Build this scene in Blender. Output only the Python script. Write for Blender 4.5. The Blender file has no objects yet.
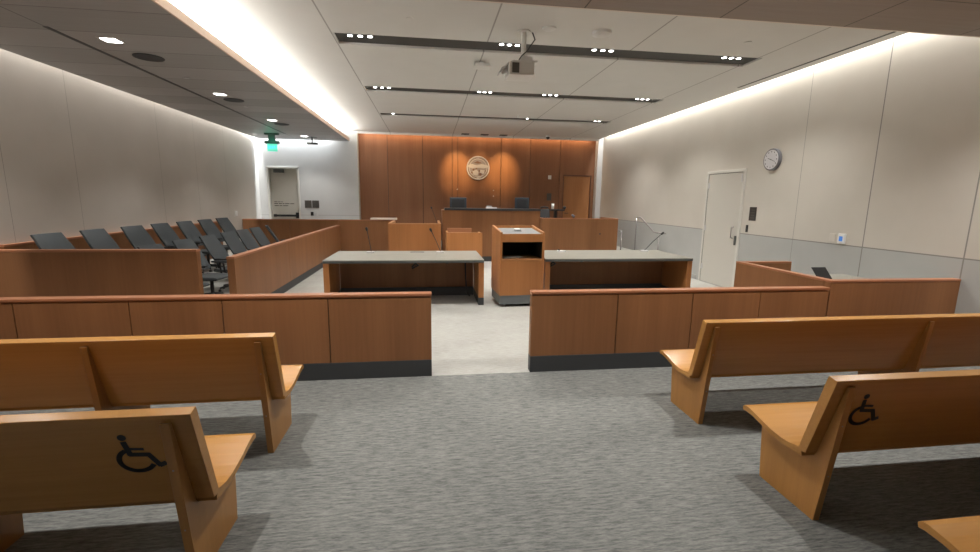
import bpy, bmesh, math, random
from mathutils import Vector, Matrix
random.seed(4)
S = bpy.context.scene
C = S.collection
PI = math.pi
R = math.radians

# ------------------------------------------------------------------ camera
YAW, PITCH, ROLL, FPX = 0.134957958, 0.169410109, 0.0133159223, 450.738
CAMZ = 1.8
cam_d = bpy.data.cameras.new('camera')
cam = bpy.data.objects.new('camera', cam_d)
C.objects.link(cam)
cam_d.sensor_fit = 'HORIZONTAL'
cam_d.sensor_width = 36.0
cam_d.lens = FPX / 980.0 * 36.0
cam_d.clip_start = 0.02
fwd = Vector((math.sin(YAW)*math.cos(PITCH), math.cos(YAW)*math.cos(PITCH), -math.sin(PITCH)))
rt = Vector((math.cos(YAW), -math.sin(YAW), 0))
up = rt.cross(fwd)
r2 = rt*math.cos(ROLL) + up*math.sin(ROLL)
u2 = up*math.cos(ROLL) - rt*math.sin(ROLL)
cam.matrix_world = Matrix(((r2.x, u2.x, -fwd.x, 0), (r2.y, u2.y, -fwd.y, 0), (r2.z, u2.z, -fwd.z, CAMZ), (0, 0, 0, 1)))
S.camera = cam

# ------------------------------------------------------------------ world and exposure
w = bpy.data.worlds.new('world'); S.world = w
w.use_nodes = True
w.node_tree.nodes['Background'].inputs[0].default_value = (0.5, 0.5, 0.5, 1)
w.node_tree.nodes['Background'].inputs[1].default_value = 0.02
S.view_settings.view_transform = 'Standard'
S.view_settings.look = 'None'
S.view_settings.gamma = 1.0
S.view_settings.use_curve_mapping = False
S.view_settings.exposure = 0.57

# ------------------------------------------------------------------ room constants
XL, XR, YB, YF = -5.55, 6.22, 16.05, -7.0
ZC, ZS = 3.96, 3.62

# ------------------------------------------------------------------ lights
def area(name, loc, size, size_y, power, color=(1, 1, 1), direction=(0, 0, -1), spread=None):
    d = bpy.data.lights.new(name, 'AREA'); d.shape = 'RECTANGLE'
    d.size = size; d.size_y = size_y; d.energy = power; d.color = color
    if spread: d.spread = spread
    o = bpy.data.objects.new(name, d); C.objects.link(o)
    o.location = loc
    # local X = size axis, keep Y axis of the lamp along the world Y or X as asked
    z = -Vector(direction).normalized()
    y = Vector((0, 1, 0)) if abs(z.y) < 0.9 else Vector((1, 0, 0))
    x = y.cross(z).normalized(); y = z.cross(x)
    o.rotation_euler = Matrix((x, y, z)).transposed().to_euler()
    return o
def spot(name, loc, power, color=(1, 1, 1), angle=110, blend=0.8, radius=0.04, direction=(0, 0, -1)):
    d = bpy.data.lights.new(name, 'SPOT'); d.energy = power; d.color = color
    d.spot_size = R(angle); d.spot_blend = blend; d.shadow_soft_size = radius
    o = bpy.data.objects.new(name, d); C.objects.link(o); o.location = loc
    o.rotation_euler = Vector(direction).to_track_quat('-Z', 'Y').to_euler()
    return o
WHITE = (1.0, 0.965, 0.92)
COOL = (0.93, 0.97, 1.0)
WARM = (1.0, 0.62, 0.34)
SLOT_Y = (6.89, 9.84, 12.70)
GROUP_X = ((-1.05, -0.915, -0.78), (1.05, 1.165, 1.28), (2.43, 2.56, 2.69), (4.50, 4.62, 4.74))
# left cove strip, on top of the soffit lip, shining up at the ceiling
area('cove_light', (-2.74, 6.1, 3.745), 0.06, 19.0, 340, (1.0, 0.96, 0.90), (0.25, 0, 1))
# slot along the right wall
area('wall_slot_light', (6.15, 6.2, 4.24), 0.06, 19.2, 190, WHITE, (0.12, 0, -1))
# slot along the left wall
area('wall_slot_light', (-5.49, 6.2, 4.25), 0.05, 19.2, 300, WHITE, (0.05, 0, -1))
# added slot lamp past the soffit end, put in to brighten the far white wall
area('wall_slot_light', (-3.95, 15.97, 4.25), 3.1, 0.05, 150, COOL, (0, 0.06, -1))
# warm slot over the wood wall
area('wall_slot_light', (1.8, 16.17, 4.06), 8.1, 0.05, 26, WARM, (0, 0.1, -1))
# seal spots
for x, p in ((0.98, 210), (1.78, 90), (2.62, 210)):
    spot('seal_spot', (x, 14.95, 3.93), p, (1.0, 0.60, 0.24), 46, 1.0, 0.06, (0, 1.35, -1.12))
# the triple downlights in the ceiling slots: one lamp per triple
for sy in SLOT_Y:
    for g in GROUP_X:
        spot('downlight', (g[1], sy-0.06, 3.965), 150, WHITE, 125, 0.7, 0.07)
# jury soffit downlights
JURY_Y = (0.6, 3.48, 6.36, 9.24, 12.04, 14.93)
for y in JURY_Y:
    spot('soffit_downlight', (-3.76, y, 3.60), 100, WHITE, 110, 0.7, 0.06)
# gallery soffit downlights
GAL = [(x, y, p) for x in (-1.7, 0.55, 2.8, 5.0) for y, p in ((3.4, 165),)] 
for x, y, p in GAL:
    spot('soffit_downlight', (x, y, 3.60), p, WHITE, 125, 0.7, 0.06)

# ------------------------------------------------------------------ materials
def newmat(name):
    m = bpy.data.materials.new(name); m.use_nodes = True
    nt = m.node_tree
    return m, nt, nt.nodes['Principled BSDF']
def plain(name, col, rough=0.5, metal=0.0, emit=None, estr=0.0, spec=None):
    m, nt, b = newmat(name)
    b.inputs['Base Color'].default_value = (*col, 1)
    b.inputs['Roughness'].default_value = rough
    b.inputs['Metallic'].default_value = metal
    if spec is not None: b.inputs['Specular IOR Level'].default_value = spec
    if emit:
        b.inputs['Emission Color'].default_value = (*emit, 1)
        b.inputs['Emission Strength'].default_value = estr
    # faint surface mottling
    tc = nt.nodes.new('ShaderNodeTexCoord'); n = nt.nodes.new('ShaderNodeTexNoise')
    n.inputs['Scale'].default_value = 60; nt.links.new(tc.outputs['Object'], n.inputs['Vector'])
    bp = nt.nodes.new('ShaderNodeBump'); bp.inputs['Strength'].default_value = 0.04
    bp.inputs['Distance'].default_value = 0.004
    nt.links.new(n.outputs['Fac'], bp.inputs['Height']); nt.links.new(bp.outputs[0], b.inputs['Normal'])
    return m
def ramp2(nt, fac, c1, c2, p1=0.3, p2=0.7):
    r = nt.nodes.new('ShaderNodeValToRGB')
    r.color_ramp.elements[0].position = p1; r.color_ramp.elements[0].color = (*c1, 1)
    r.color_ramp.elements[1].position = p2; r.color_ramp.elements[1].color = (*c2, 1)
    nt.links.new(fac, r.inputs[0]); return r.outputs[0]
def mixc(nt, fac, a, b, mode='MIX'):
    m = nt.nodes.new('ShaderNodeMix'); m.data_type = 'RGBA'; m.blend_type = mode
    if isinstance(fac, float): m.inputs[0].default_value = fac
    else: nt.links.new(fac, m.inputs[0])
    for i, v in ((6, a), (7, b)):
        if isinstance(v, tuple): m.inputs[i].default_value = (*v, 1)
        else: nt.links.new(v, m.inputs[i])
    return m.outputs[2]
def noise(nt, scale3, scale=1.0, detail=4, rough=0.55, coord='Position'):
    if coord == 'Position':
        g = nt.nodes.new('ShaderNodeNewGeometry'); src = g.outputs['Position']
    else:
        g = nt.nodes.new('ShaderNodeTexCoord'); src = g.outputs[coord]
    mp = nt.nodes.new('ShaderNodeMapping'); mp.inputs['Scale'].default_value = scale3
    nt.links.new(src, mp.inputs[0])
    n = nt.nodes.new('ShaderNodeTexNoise'); n.inputs['Scale'].default_value = scale
    n.inputs['Detail'].default_value = detail; n.inputs['Roughness'].default_value = rough
    nt.links.new(mp.outputs[0], n.inputs['Vector'])
    return n.outputs['Fac']
def wood(name, dark, light, grain='Z', rough=0.42, coord='Position', spec=0.4):
    """veneer: long grain along the given axis, plus broad tone drift from leaf to leaf"""
    m, nt, b = newmat(name)
    s = {'Z': (38, 38, 1.3), 'X': (1.3, 38, 38), 'Y': (38, 1.3, 38)}[grain]
    s2 = {'Z': (2.6, 2.6, .15), 'X': (.15, 2.6, 2.6), 'Y': (2.6, .15, 2.6)}[grain]
    f = noise(nt, s, 1, 5, 0.6, coord); f2 = noise(nt, s2, 1, 2, 0.5, coord)
    col = ramp2(nt, f, dark, light, 0.25, 0.75)
    dk = tuple(c*0.86 for c in dark); lt = tuple(c*1.03 for c in light)
    col2 = ramp2(nt, f2, dk, lt, 0.35, 0.65)
    out = mixc(nt, 0.45, col, col2)
    nt.links.new(out, b.inputs['Base Color'])
    b.inputs['Roughness'].default_value = rough
    b.inputs['Specular IOR Level'].default_value = spec
    return m
def line_mask(nt, axis, positions, width):
    g = nt.nodes.new('ShaderNodeNewGeometry'); s = nt.nodes.new('ShaderNodeSeparateXYZ')
    nt.links.new(g.outputs['Position'], s.inputs[0])
    prev = None
    for p in positions:
        c = nt.nodes.new('ShaderNodeMath'); c.operation = 'COMPARE'
        nt.links.new(s.outputs['XYZ'.index(axis)], c.inputs[0])
        c.inputs[1].default_value = p; c.inputs[2].default_value = width/2
        if prev is None: prev = c.outputs[0]
        else:
            a = nt.nodes.new('ShaderNodeMath'); a.operation = 'MAXIMUM'
            nt.links.new(prev, a.inputs[0]); nt.links.new(c.outputs[0], a.inputs[1]); prev = a.outputs[0]
    return prev
def maximum(nt, a, b):
    n = nt.nodes.new('ShaderNodeMath'); n.operation = 'MAXIMUM'
    nt.links.new(a, n.inputs[0]); nt.links.new(b, n.inputs[1]); return n.outputs[0]
def minimum(nt, a, b):
    n = nt.nodes.new('ShaderNodeMath'); n.operation = 'MINIMUM'
    nt.links.new(a, n.inputs[0]); nt.links.new(b, n.inputs[1]); return n.outputs[0]
def paneled(name, base, line, specs, rough=0.7, vary=0.03, nscale=(2, 2, 2)):
    """painted or fabric panels with thin dark joints"""
    m, nt, b = newmat(name)
    f = noise(nt, nscale, 1, 3)
    lo = tuple(c*(1-vary) for c in base); hi = tuple(c*(1+vary) for c in base)
    col = ramp2(nt, f, lo, hi)
    mask = None
    for ax, pos, wd in specs:
        k = line_mask(nt, ax, pos, wd)
        mask = k if mask is None else maximum(nt, mask, k)
    out = mixc(nt, mask, col, line) if mask else col
    nt.links.new(out, b.inputs['Base Color'])
    b.inputs['Roughness'].default_value = rough
    b.inputs['Specular IOR Level'].default_value = 0.25
    return m

M = {}
M['cherry'] = wood('cherry veneer', (0.215, 0.093, 0.038), (0.29, 0.132, 0.056), 'Z', 0.45, spec=0.3)
M['cherry_cap'] = wood('cherry cap', (0.34, 0.135, 0.065), (0.42, 0.18, 0.09), 'X', 0.38)
M['cherry_cap_y'] = wood('cherry cap lengthwise', (0.34, 0.135, 0.065), (0.42, 0.18, 0.09), 'Y', 0.38)
M['honey'] = wood('honey cherry veneer', (0.34, 0.135, 0.042), (0.44, 0.185, 0.062), 'Z', 0.42)
M['honey_cap'] = wood('honey cap', (0.40, 0.18, 0.07), (0.50, 0.24, 0.10), 'X', 0.4)
M['wallwood'] = wood('wall veneer', (0.235, 0.110, 0.057), (0.31, 0.152, 0.082), 'Z', 0.5, spec=0.25)
M['doorwood'] = wood('door veneer', (0.36, 0.155, 0.055), (0.46, 0.21, 0.08), 'Z', 0.45)
M['pew'] = wood('oiled maple', (0.385, 0.185, 0.050), (0.50, 0.255, 0.074), 'X', 0.24)
M['pew_end'] = wood('oiled maple upright', (0.33, 0.155, 0.042), (0.44, 0.215, 0.062), 'Z', 0.3)
M['base'] = plain('dark rubber base', (0.040, 0.043, 0.045), 0.6)
M['edge'] = plain('dark grey edge', (0.085, 0.09, 0.085), 0.5)
M['laminate'] = None
M['black'] = plain('black plastic', (0.02, 0.021, 0.023), 0.45)
M['chair_mesh'] = plain('black chair mesh', (0.050, 0.060, 0.066), 0.62)
M['chair_plastic'] = plain('black chair plastic', (0.022, 0.025, 0.027), 0.4)
M['chair_seat'] = plain('charcoal chair fabric', (0.05, 0.056, 0.058), 0.8)
M['chrome'] = plain('brushed steel', (0.36, 0.35, 0.34), 0.3, 1.0)
M['silver'] = plain('silver plastic', (0.62, 0.62, 0.62), 0.35, 0.05)
M['white_paint'] = plain('white paint', (0.78, 0.77, 0.74), 0.55)
M['white_plastic'] = plain('white plastic', (0.75, 0.75, 0.73), 0.4)
M['door_paint'] = plain('cream door paint', (0.60, 0.585, 0.53), 0.5)
M['frame_paint'] = plain('cream frame paint', (0.66, 0.65, 0.60), 0.5)
M['slot_dark'] = plain('dark channel', (0.055, 0.055, 0.05), 0.6)
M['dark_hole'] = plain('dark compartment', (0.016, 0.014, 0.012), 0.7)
M['paper'] = plain('paper', (0.78, 0.78, 0.76), 0.8)
M['lamp'] = plain('lit lens', (0.9, 0.9, 0.9), 0.4, 0, (1.0, 0.98, 0.94), 9.0)
M['sign_grey'] = plain('grey sign', (0.10, 0.09, 0.08), 0.5)
M['screen_blue'] = plain('blue display', (0.02, 0.08, 0.25), 0.3, 0, (0.1, 0.3, 0.8), 0.4)
M['exit_green'] = plain('lit green letters', (0.05, 0.7, 0.45), 0.4, 0, (0.06, 0.95, 0.60), 1.6)
M['pane'] = plain('pale green acrylic', (0.35, 0.75, 0.62), 0.2, 0, (0.10, 0.75, 0.55), 0.5)
M['clock_face'] = plain('clock dial', (0.72, 0.72, 0.74), 0.5)
M['clock_rim'] = plain('dark grey rim', (0.13, 0.13, 0.14), 0.4)
M['pale_board_lit_edge'] = plain('pale laminate and lit edge', (0.75, 0.66, 0.58), 0.3)
M['seal'] = plain('satin seal metal', (0.30, 0.29, 0.34), 0.4, 0.2)
M['seal_light'] = plain('bright seal metal', (0.52, 0.54, 0.62), 0.4, 0.2)
M['seal_dark'] = plain('bronze seal metal', (0.20, 0.12, 0.10), 0.5, 0.2)
M['symbol'] = plain('black symbol', (0.012, 0.011, 0.010), 0.5)
M['joint'] = plain('dark joint', (0.05, 0.025, 0.015), 0.7)
M['monitor'] = plain('slate monitor shell', (0.028, 0.038, 0.048), 0.5)

def laminate():
    m, nt, b = newmat('grey striated laminate')
    f = noise(nt, (3, 90, 30), 1, 4)
    nt.links.new(ramp2(nt, f, (0.20, 0.195, 0.165), (0.30, 0.295, 0.255), 0.3, 0.7), b.inputs['Base Color'])
    b.inputs['Roughness'].default_value = 0.38
    return m
M['laminate'] = laminate()

def carpet():
    """grey striated gallery carpet in front of the rail, paler beige-grey carpet in the well"""
    m, nt, b = newmat('striated carpet')
    f = noise(nt, (9, 62, 1), 1, 4, 0.7)
    f2 = noise(nt, (30, 170, 1), 1, 3, 0.6)
    f3 = noise(nt, (1.1, 1.6, 1), 1, 3, 0.5)
    mx = nt.nodes.new('ShaderNodeMath'); mx.operation = 'MULTIPLY_ADD'
    nt.links.new(f2, mx.inputs[0]); mx.inputs[1].default_value = 0.45; nt.links.new(f, mx.inputs[2])
    a = ramp2(nt, mx.outputs[0], (0.088, 0.093, 0.090), (0.27, 0.274, 0.255), 0.56, 0.86)
    a2 = mixc(nt, 0.22, a, ramp2(nt, f3, (0.15, 0.155, 0.150), (0.23, 0.235, 0.222), 0.4, 0.6))
    c = ramp2(nt, mx.outputs[0], (0.29, 0.285, 0.26), (0.42, 0.415, 0.385), 0.55, 0.88)
    c2 = mixc(nt, 0.3, c, ramp2(nt, f3, (0.32, 0.315, 0.29), (0.42, 0.415, 0.385), 0.4, 0.6))
    g = nt.nodes.new('ShaderNodeNewGeometry'); s = nt.nodes.new('ShaderNodeSeparateXYZ')
    nt.links.new(g.outputs['Position'], s.inputs[0])
    gt = nt.nodes.new('ShaderNodeMath'); gt.operation = 'GREATER_THAN'
    nt.links.new(s.outputs[1], gt.inputs[0]); gt.inputs[1].default_value = 4.43
    nt.links.new(mixc(nt, gt.outputs[0], a2, c2), b.inputs['Base Color'])
    b.inputs['Roughness'].default_value = 0.95
    b.inputs['Specular IOR Level'].default_value = 0.1
    bp = nt.nodes.new('ShaderNodeBump'); bp.inputs['Strength'].default_value = 0.3; bp.inputs['Distance'].default_value = 0.004
    nt.links.new(mx.outputs[0], bp.inputs['Height']); nt.links.new(bp.outputs[0], b.inputs['Normal'])
    return m
M['carpet'] = carpet()

def right_wall_mat():
    m, nt, b = newmat('fabric wall over grey wainscot')
    g = nt.nodes.new('ShaderNodeNewGeometry'); s = nt.nodes.new('ShaderNodeSeparateXYZ')
    nt.links.new(g.outputs['Position'], s.inputs[0])
    lt = nt.nodes.new('ShaderNodeMath'); lt.operation = 'LESS_THAN'
    nt.links.new(s.outputs[2], lt.inputs[0]); lt.inputs[1].default_value = 1.18
    f = noise(nt, (1.2, 1.2, 1.2), 1, 3)
    upc = ramp2(nt, f, (0.58, 0.55, 0.49), (0.62, 0.59, 0.53))
    loc = ramp2(nt, f, (0.43, 0.44, 0.425), (0.47, 0.48, 0.465))
    col = mixc(nt, lt.outputs[0], upc, loc)
    vj = maximum(nt, line_mask(nt, 'Y', (4.47, 5.74), 0.016), line_mask(nt, 'Y', (-5.69, -4.42, -3.15, -1.88, -0.61, 0.66, 1.93, 3.2, 7.02), 0.008))
    hj = line_mask(nt, 'Z', (1.18,), 0.016)
    mk = maximum(nt, vj, hj)
    nt.links.new(mixc(nt, mk, col, (0.27, 0.26, 0.24)), b.inputs['Base Color'])
    b.inputs['Roughness'].default_value = 0.7; b.inputs['Specular IOR Level'].default_value = 0.25
    return m
M['wall_right'] = right_wall_mat()
def left_wall_mat():
    m, nt, b = newmat('taupe fabric wall')
    g = nt.nodes.new('ShaderNodeNewGeometry'); s = nt.nodes.new('ShaderNodeSeparateXYZ')
    nt.links.new(g.outputs['Position'], s.inputs[0])
    gt = nt.nodes.new('ShaderNodeMath'); gt.operation = 'GREATER_THAN'
    nt.links.new(s.outputs[1], gt.inputs[0]); gt.inputs[1].default_value = 15.6
    f = noise(nt, (1.2, 1.2, 1.2), 1, 3)
    tau = ramp2(nt, f, (0.57, 0.535, 0.485), (0.61, 0.575, 0.525))
    whi = ramp2(nt, f, (0.62, 0.61, 0.58), (0.66, 0.65, 0.62))
    mk = line_mask(nt, 'Y', (-2.0, 1.0, 4.0, 6.89, 8.15, 10.5, 12.0, 13.6), 0.006)
    nt.links.new(mixc(nt, mk, mixc(nt, gt.outputs[0], tau, whi), (0.28, 0.26, 0.23)), b.inputs['Base Color'])
    b.inputs['Roughness'].default_value = 0.75; b.inputs['Specular IOR Level'].default_value = 0.2
    return m
M['wall_left'] = left_wall_mat()
M['wall_far'] = paneled('white painted wall', (0.62, 0.63, 0.63), (0.4, 0.4, 0.4), [('Z', (1.18,), 0.012)], 0.7)
M['wall_plain'] = paneled('taupe painted wall', (0.30, 0.27, 0.24), (0.2, 0.2, 0.2), [('X', (-2, 1, 4), 0.01)], 0.75)
M['ceil'] = paneled('grey ceiling panel', (0.72, 0.715, 0.69), (0.40, 0.39, 0.37), [('X', (-1.27, 0.83, 2.93, 4.97), 0.020)], 0.8, 0.015)
M['cove_white'] = plain('white cove paint', (0.80, 0.78, 0.74), 0.8)
def soffit_mat(name, xs, ys, dark, light):
    m, nt, b = newmat(name)
    f = noise(nt, (1.0, 24, 24), 1, 4)
    col = ramp2(nt, f, dark, light)
    g = nt.nodes.new('ShaderNodeNewGeometry'); sp = nt.nodes.new('ShaderNodeSeparateXYZ'); nt.links.new(g.outputs['Position'], sp.inputs[0])
    fl = nt.nodes.new('ShaderNodeMath'); fl.operation = 'MULTIPLY_ADD'; nt.links.new(sp.outputs[1], fl.inputs[0]); fl.inputs[1].default_value = 1/0.7; fl.inputs[2].default_value = 3.0/0.7
    f4 = nt.nodes.new('ShaderNodeMath'); f4.operation = 'FLOOR'; nt.links.new(fl.outputs[0], f4.inputs[0])
    wn = nt.nodes.new('ShaderNodeTexWhiteNoise'); wn.noise_dimensions = '1D'; nt.links.new(f4.outputs[0], wn.inputs['W'])
    col = mixc(nt, 0.5, col, ramp2(nt, wn.outputs['Value'], tuple(c*0.8 for c in dark), tuple(c*1.1 for c in light), 0.0, 1.0))
    mk = maximum(nt, line_mask(nt, 'Y', ys, 0.012), line_mask(nt, 'X', xs, 0.014))
    nt.links.new(mixc(nt, mk, col, tuple(c*0.35 for c in dark)), b.inputs['Base Color'])
    b.inputs['Roughness'].default_value = 0.5; b.inputs['Specular IOR Level'].default_value = 0.3
    return m
M['soffit'] = soffit_mat('grey brown laminate soffit', (-4.2,), tuple(-3.0 + 0.7*i for i in range(28)), (0.37, 0.362, 0.362), (0.44, 0.432, 0.432))
M['gallery_soffit'] = soffit_mat('brown laminate soffit', (-1.3, 0.1, 1.5, 2.91, 4.31, 5.72), (-2.4, -0.6, 1.2, 3.86), (0.27, 0.22, 0.19), (0.33, 0.275, 0.24))
M['seal_rim'] = M['seal_light']

# ------------------------------------------------------------------ mesh builder
class MB:
    def __init__(s): s.bm = bmesh.new()
    def box(s, x0, x1, y0, y1, z0, z1):
        v = [s.bm.verts.new((x, y, z)) for z in (z0, z1) for y in (y0, y1) for x in (x0, x1)]
        for f in ((0, 2, 3, 1), (4, 5, 7, 6), (0, 1, 5, 4), (2, 6, 7, 3), (0, 4, 6, 2), (1, 3, 7, 5)):
            s.bm.faces.new([v[i] for i in f])
        return s
    def prism(s, pts, axis, a0, a1):
        """closed 2-D outline swept along an axis; pts in the other two axes in order"""
        def P(p, a):
            if axis == 'X': return (a, p[0], p[1])
            if axis == 'Y': return (p[0], a, p[1])
            return (p[0], p[1], a)
        A = [s.bm.verts.new(P(p, a0)) for p in pts]; B = [s.bm.verts.new(P(p, a1)) for p in pts]
        n = len(pts)
        s.bm.faces.new(A); s.bm.faces.new(list(reversed(B)))
        for i in range(n): s.bm.faces.new((A[i], B[i], B[(i+1) % n], A[(i+1) % n]))
        return s
    def tube(s, pts, r, n=10, cap=True):
        pts = [Vector(p) for p in pts]; rs = r if isinstance(r, (list, tuple)) else [r]*len(pts)
        rings = []; prevx = None
        for i, p in enumerate(pts):
            if i == 0: d = pts[1]-pts[0]
            elif i == len(pts)-1: d = pts[-1]-pts[-2]
            else: d = (pts[i+1]-p).normalized() + (p-pts[i-1]).normalized()
            d.normalize()
            x = prevx if prevx else (Vector((0, 0, 1)) if abs(d.z) < 0.9 else Vector((1, 0, 0)))
            x = (x - d*x.dot(d)).normalized(); prevx = x; y = d.cross(x)
            rings.append([s.bm.verts.new(p + (x*math.cos(2*PI*k/n) + y*math.sin(2*PI*k/n))*rs[i]) for k in range(n)])
        for a, b in zip(rings, rings[1:]):
            for k in range(n): s.bm.faces.new((a[k], a[(k+1) % n], b[(k+1) % n], b[k]))
        if cap:
            s.bm.faces.new(list(reversed(rings[0]))); s.bm.faces.new(rings[-1])
        return s
    def disc(s, c, axis, r, h, n=24):
        c = Vector(c); d = {'X': Vector((1, 0, 0)), 'Y': Vector((0, 1, 0)), 'Z': Vector((0, 0, 1))}[axis]
        return s.tube([c, c + d*h], r, n)
    def ball(s, c, r, sx=1, sy=1, sz=1):
        bmesh.ops.create_uvsphere(s.bm, u_segments=14, v_segments=9, radius=1, matrix=Matrix.Translation(c) @ Matrix.Diagonal((r*sx, r*sy, r*sz, 1)))
        return s
    def build(s, name, mat, parent=None, origin=None, bevel=0.0, smooth=False, extra=None):
        bmesh.ops.recalc_face_normals(s.bm, faces=s.bm.faces)
        if origin is not None: bmesh.ops.translate(s.bm, verts=s.bm.verts, vec=-Vector(origin))
        me = bpy.data.meshes.new(name); s.bm.to_mesh(me); s.bm.free()
        if isinstance(mat, str): mat = M[mat]
        me.materials.append(mat)
        if smooth:
            for p in me.polygons: p.use_smooth = True
        o = bpy.data.objects.new(name, me); C.objects.link(o)
        if parent: o.parent = parent
        elif origin is not None: o.location = origin
        if bevel:
            b = o.modifiers.new('bevel', 'BEVEL'); b.width = bevel; b.segments = 2; b.limit_method = 'ANGLE'
        return o
def box(name, mat, x0, x1, y0, y1, z0, z1, parent=None, bevel=0.0, origin=None):
    if parent is not None and origin is None: origin = getattr_loc(parent)
    return MB().box(x0, x1, y0, y1, z0, z1).build(name, mat, parent, origin, bevel)
LOC = {}
def getattr_loc(o): return LOC.get(o.name, (0, 0, 0))
def tag(o, label, cat, group=None):
    o['label'] = label; o['category'] = cat
    if group: o['group'] = group
    return o
def thing(name, label, cat, loc=(0, 0, 0), rz=0.0, group=None):
    o = bpy.data.objects.new(name, None); C.objects.link(o); o.location = loc; o.rotation_euler = (0, 0, rz)
    o.empty_display_size = 0.1
    LOC[o.name] = tuple(loc)
    return tag(o, label, cat, group)
def part(mb, name, mat, t, bevel=0.0, smooth=False):
    """a part modelled in world coordinates, stored relative to its thing"""
    o = mb.build(name, mat, t, getattr_loc(t), bevel, smooth); LOC[o.name] = getattr_loc(t); return o
def copy_tree(o, parent=None):
    c = o.copy(); C.objects.link(c)
    if parent: c.parent = parent
    for ch in [k for k in o.children]: copy_tree(ch, c)
    return c
def struct(o): o['kind'] = 'structure'; return o
def sbox(name, mat, *a, **k): return struct(box(name, mat, *a, **k))

# ------------------------------------------------------------------ room shell
sbox('floor', 'carpet', XL-0.3, XR+0.3, YF-0.3, 17.0, -0.15, 0.0)
sbox('wall_right', 'wall_right', XR, XR+0.2, YF, 17.0, 0, 4.4)
sbox('wall_left', 'wall_left', XL-0.2, XL, YF, 17.0, 0, 4.4)
sbox('wall_front', 'wall_plain', XL-0.2, XR+0.2, YF-0.2, YF, 0, 4.4)
# far wall: white part with a door opening, recessed wood part with a door opening, white pier
fw = MB()
fw.box(XL, -5.30, YB, 16.6, 0, 4.4).box(-4.28, -2.36, YB, 16.6, 0, 4.4).box(-5.30, -4.28, YB, 16.6, 2.76, 4.4)
fw.box(6.03, XR, YB, 16.6, 0, 4.4)
struct(fw.build('wall_far', 'wall_far'))
# cream jamb block behind the far left door
sbox('trim_1', 'frame_paint', -5.30, -4.28, 16.42, 16.6, 0, 2.76)
# wood wall: separate tall veneer leaves
YW = 16.30
edges = [-2.36, -1.40, -0.20, 0.82, 1.02, 2.55, 3.62, 4.72]
ww = MB()
for a, b in zip(edges, edges[1:]): ww.box(a+0.009, b-0.009, YW, YW+0.06, 0, 4.4)
ww.box(4.732, 6.03, YW, YW+0.06, 2.70, 4.4).box(4.732, 4.86, YW, YW+0.06, 0, 2.70).box(5.93, 6.03, YW, YW+0.06, 0, 2.70)
ww.box(-2.36, 6.03, YW+0.30, YW+0.40, 0, 4.4)
struct(ww.build('wall_back', 'wallwood'))
sbox('trim_2', 'joint', -2.36, 4.80, YW+0.06, YW+0.08, 0, 4.4)
# ceiling
sbox('ceiling', 'ceil', XL-0.2, XR+0.2, YF-0.2, 17.0, 4.4, 4.5)
cl = MB()
cl.box(-3.15, -1.25, 4.55, 16.03, ZC, ZC+0.08)
SLOT_H = {6.89: (0.19, 0.26), 9.84: (0.20, 0.21), 12.70: (0.19, 0.20)}
ycuts = [4.55] + [v for y in SLOT_Y for v in (y-SLOT_H[y][0], y+SLOT_H[y][1])] + [16.03]
for i in range(0, len(ycuts), 2): cl.box(-1.25, 5.05, ycuts[i], ycuts[i+1], ZC, ZC+0.08)
cl.box(5.05, 6.08, 4.55, 16.03, ZC, ZC+0.08)
struct(cl.build('ceiling', 'ceil'))
# recessed dark channels over the three slots
for y in SLOT_Y:
    a, b = y-SLOT_H[y][0], y+SLOT_H[y][1]
    ch = MB().box(-1.25, 5.05, a, b, 3.99, 4.02)
    struct(ch.build('trim_3', 'slot_dark'))
# left soffit over the jury with its lip, and the cove behind it
sf = MB().box(-5.43, -2.602, YF, 15.90, ZS, ZS+0.09)
struct(sf.build('ceiling', 'soffit'))
cv = MB().box(-3.17, -3.15, YF, 15.90, ZS+0.09, ZC+0.08).box(-3.15, -2.58, YF, 4.55, ZC, ZC+0.08)
struct(cv.build('trim_4', 'cove_white'))
sbox('trim_5', plain('overexposed wood lip', (0.70, 0.52, 0.40), 0.5), -2.60, -2.58, YF, 15.90, ZS, ZS+0.10)  # peach paleness of the lip is cove overexposure put into the colour
# thin dark air diffuser in the soffit
sbox('trim_6', 'black', -4.225, -4.17, 6.0, 14.5, ZS-0.004, ZS+0.01)
# gallery soffit
gs = MB().box(-1.9, 6.08, YF, 4.55, ZS, ZS+0.09).box(-1.9, 6.08, 4.47, 4.55, ZS+0.09, 4.4).box(-1.98, -1.9, YF, 4.55, ZS, 4.4)
struct(gs.build('ceiling', 'gallery_soffit'))
sbox('trim_9', 'ceil', -2.36, 6.03, 16.03, 16.06, 3.89, ZC+0.08)
sbox('trim_7', 'pale_board_lit_edge', -1.9, 6.08, 4.55, 4.575, ZS, ZS+0.03)  # pale strip paints the lit line along the soffit's front edge
# slot diffuser in the right hand ceiling margin
sbox('trim_8', 'slot_dark', 5.86, 5.90, 4.9, 8.4, ZC-0.004, ZC+0.01)
# platform behind the bench, steps, jury riser, corridor behind the jury
sbox('floor', 'carpet', 0.37, XR, 13.95, YW, 0.0, 0.30)
sbox('floor', 'carpet', -2.36, 0.37, 14.55, YW, 0.0, 0.30)
sbox('floor', 'carpet', XL, -2.36, 14.62, YB, 0.0, 0.20)
sbox('floor', 'carpet', XL, -4.45, 6.9, 14.4, 0.0, 0.20)
st = MB().box(5.66, XR, 12.3, 13.95, 0, 0.15).box(5.66, XR, 12.65, 13.95, 0.15, 0.30)
struct(st.build('floor', 'carpet'))
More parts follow.
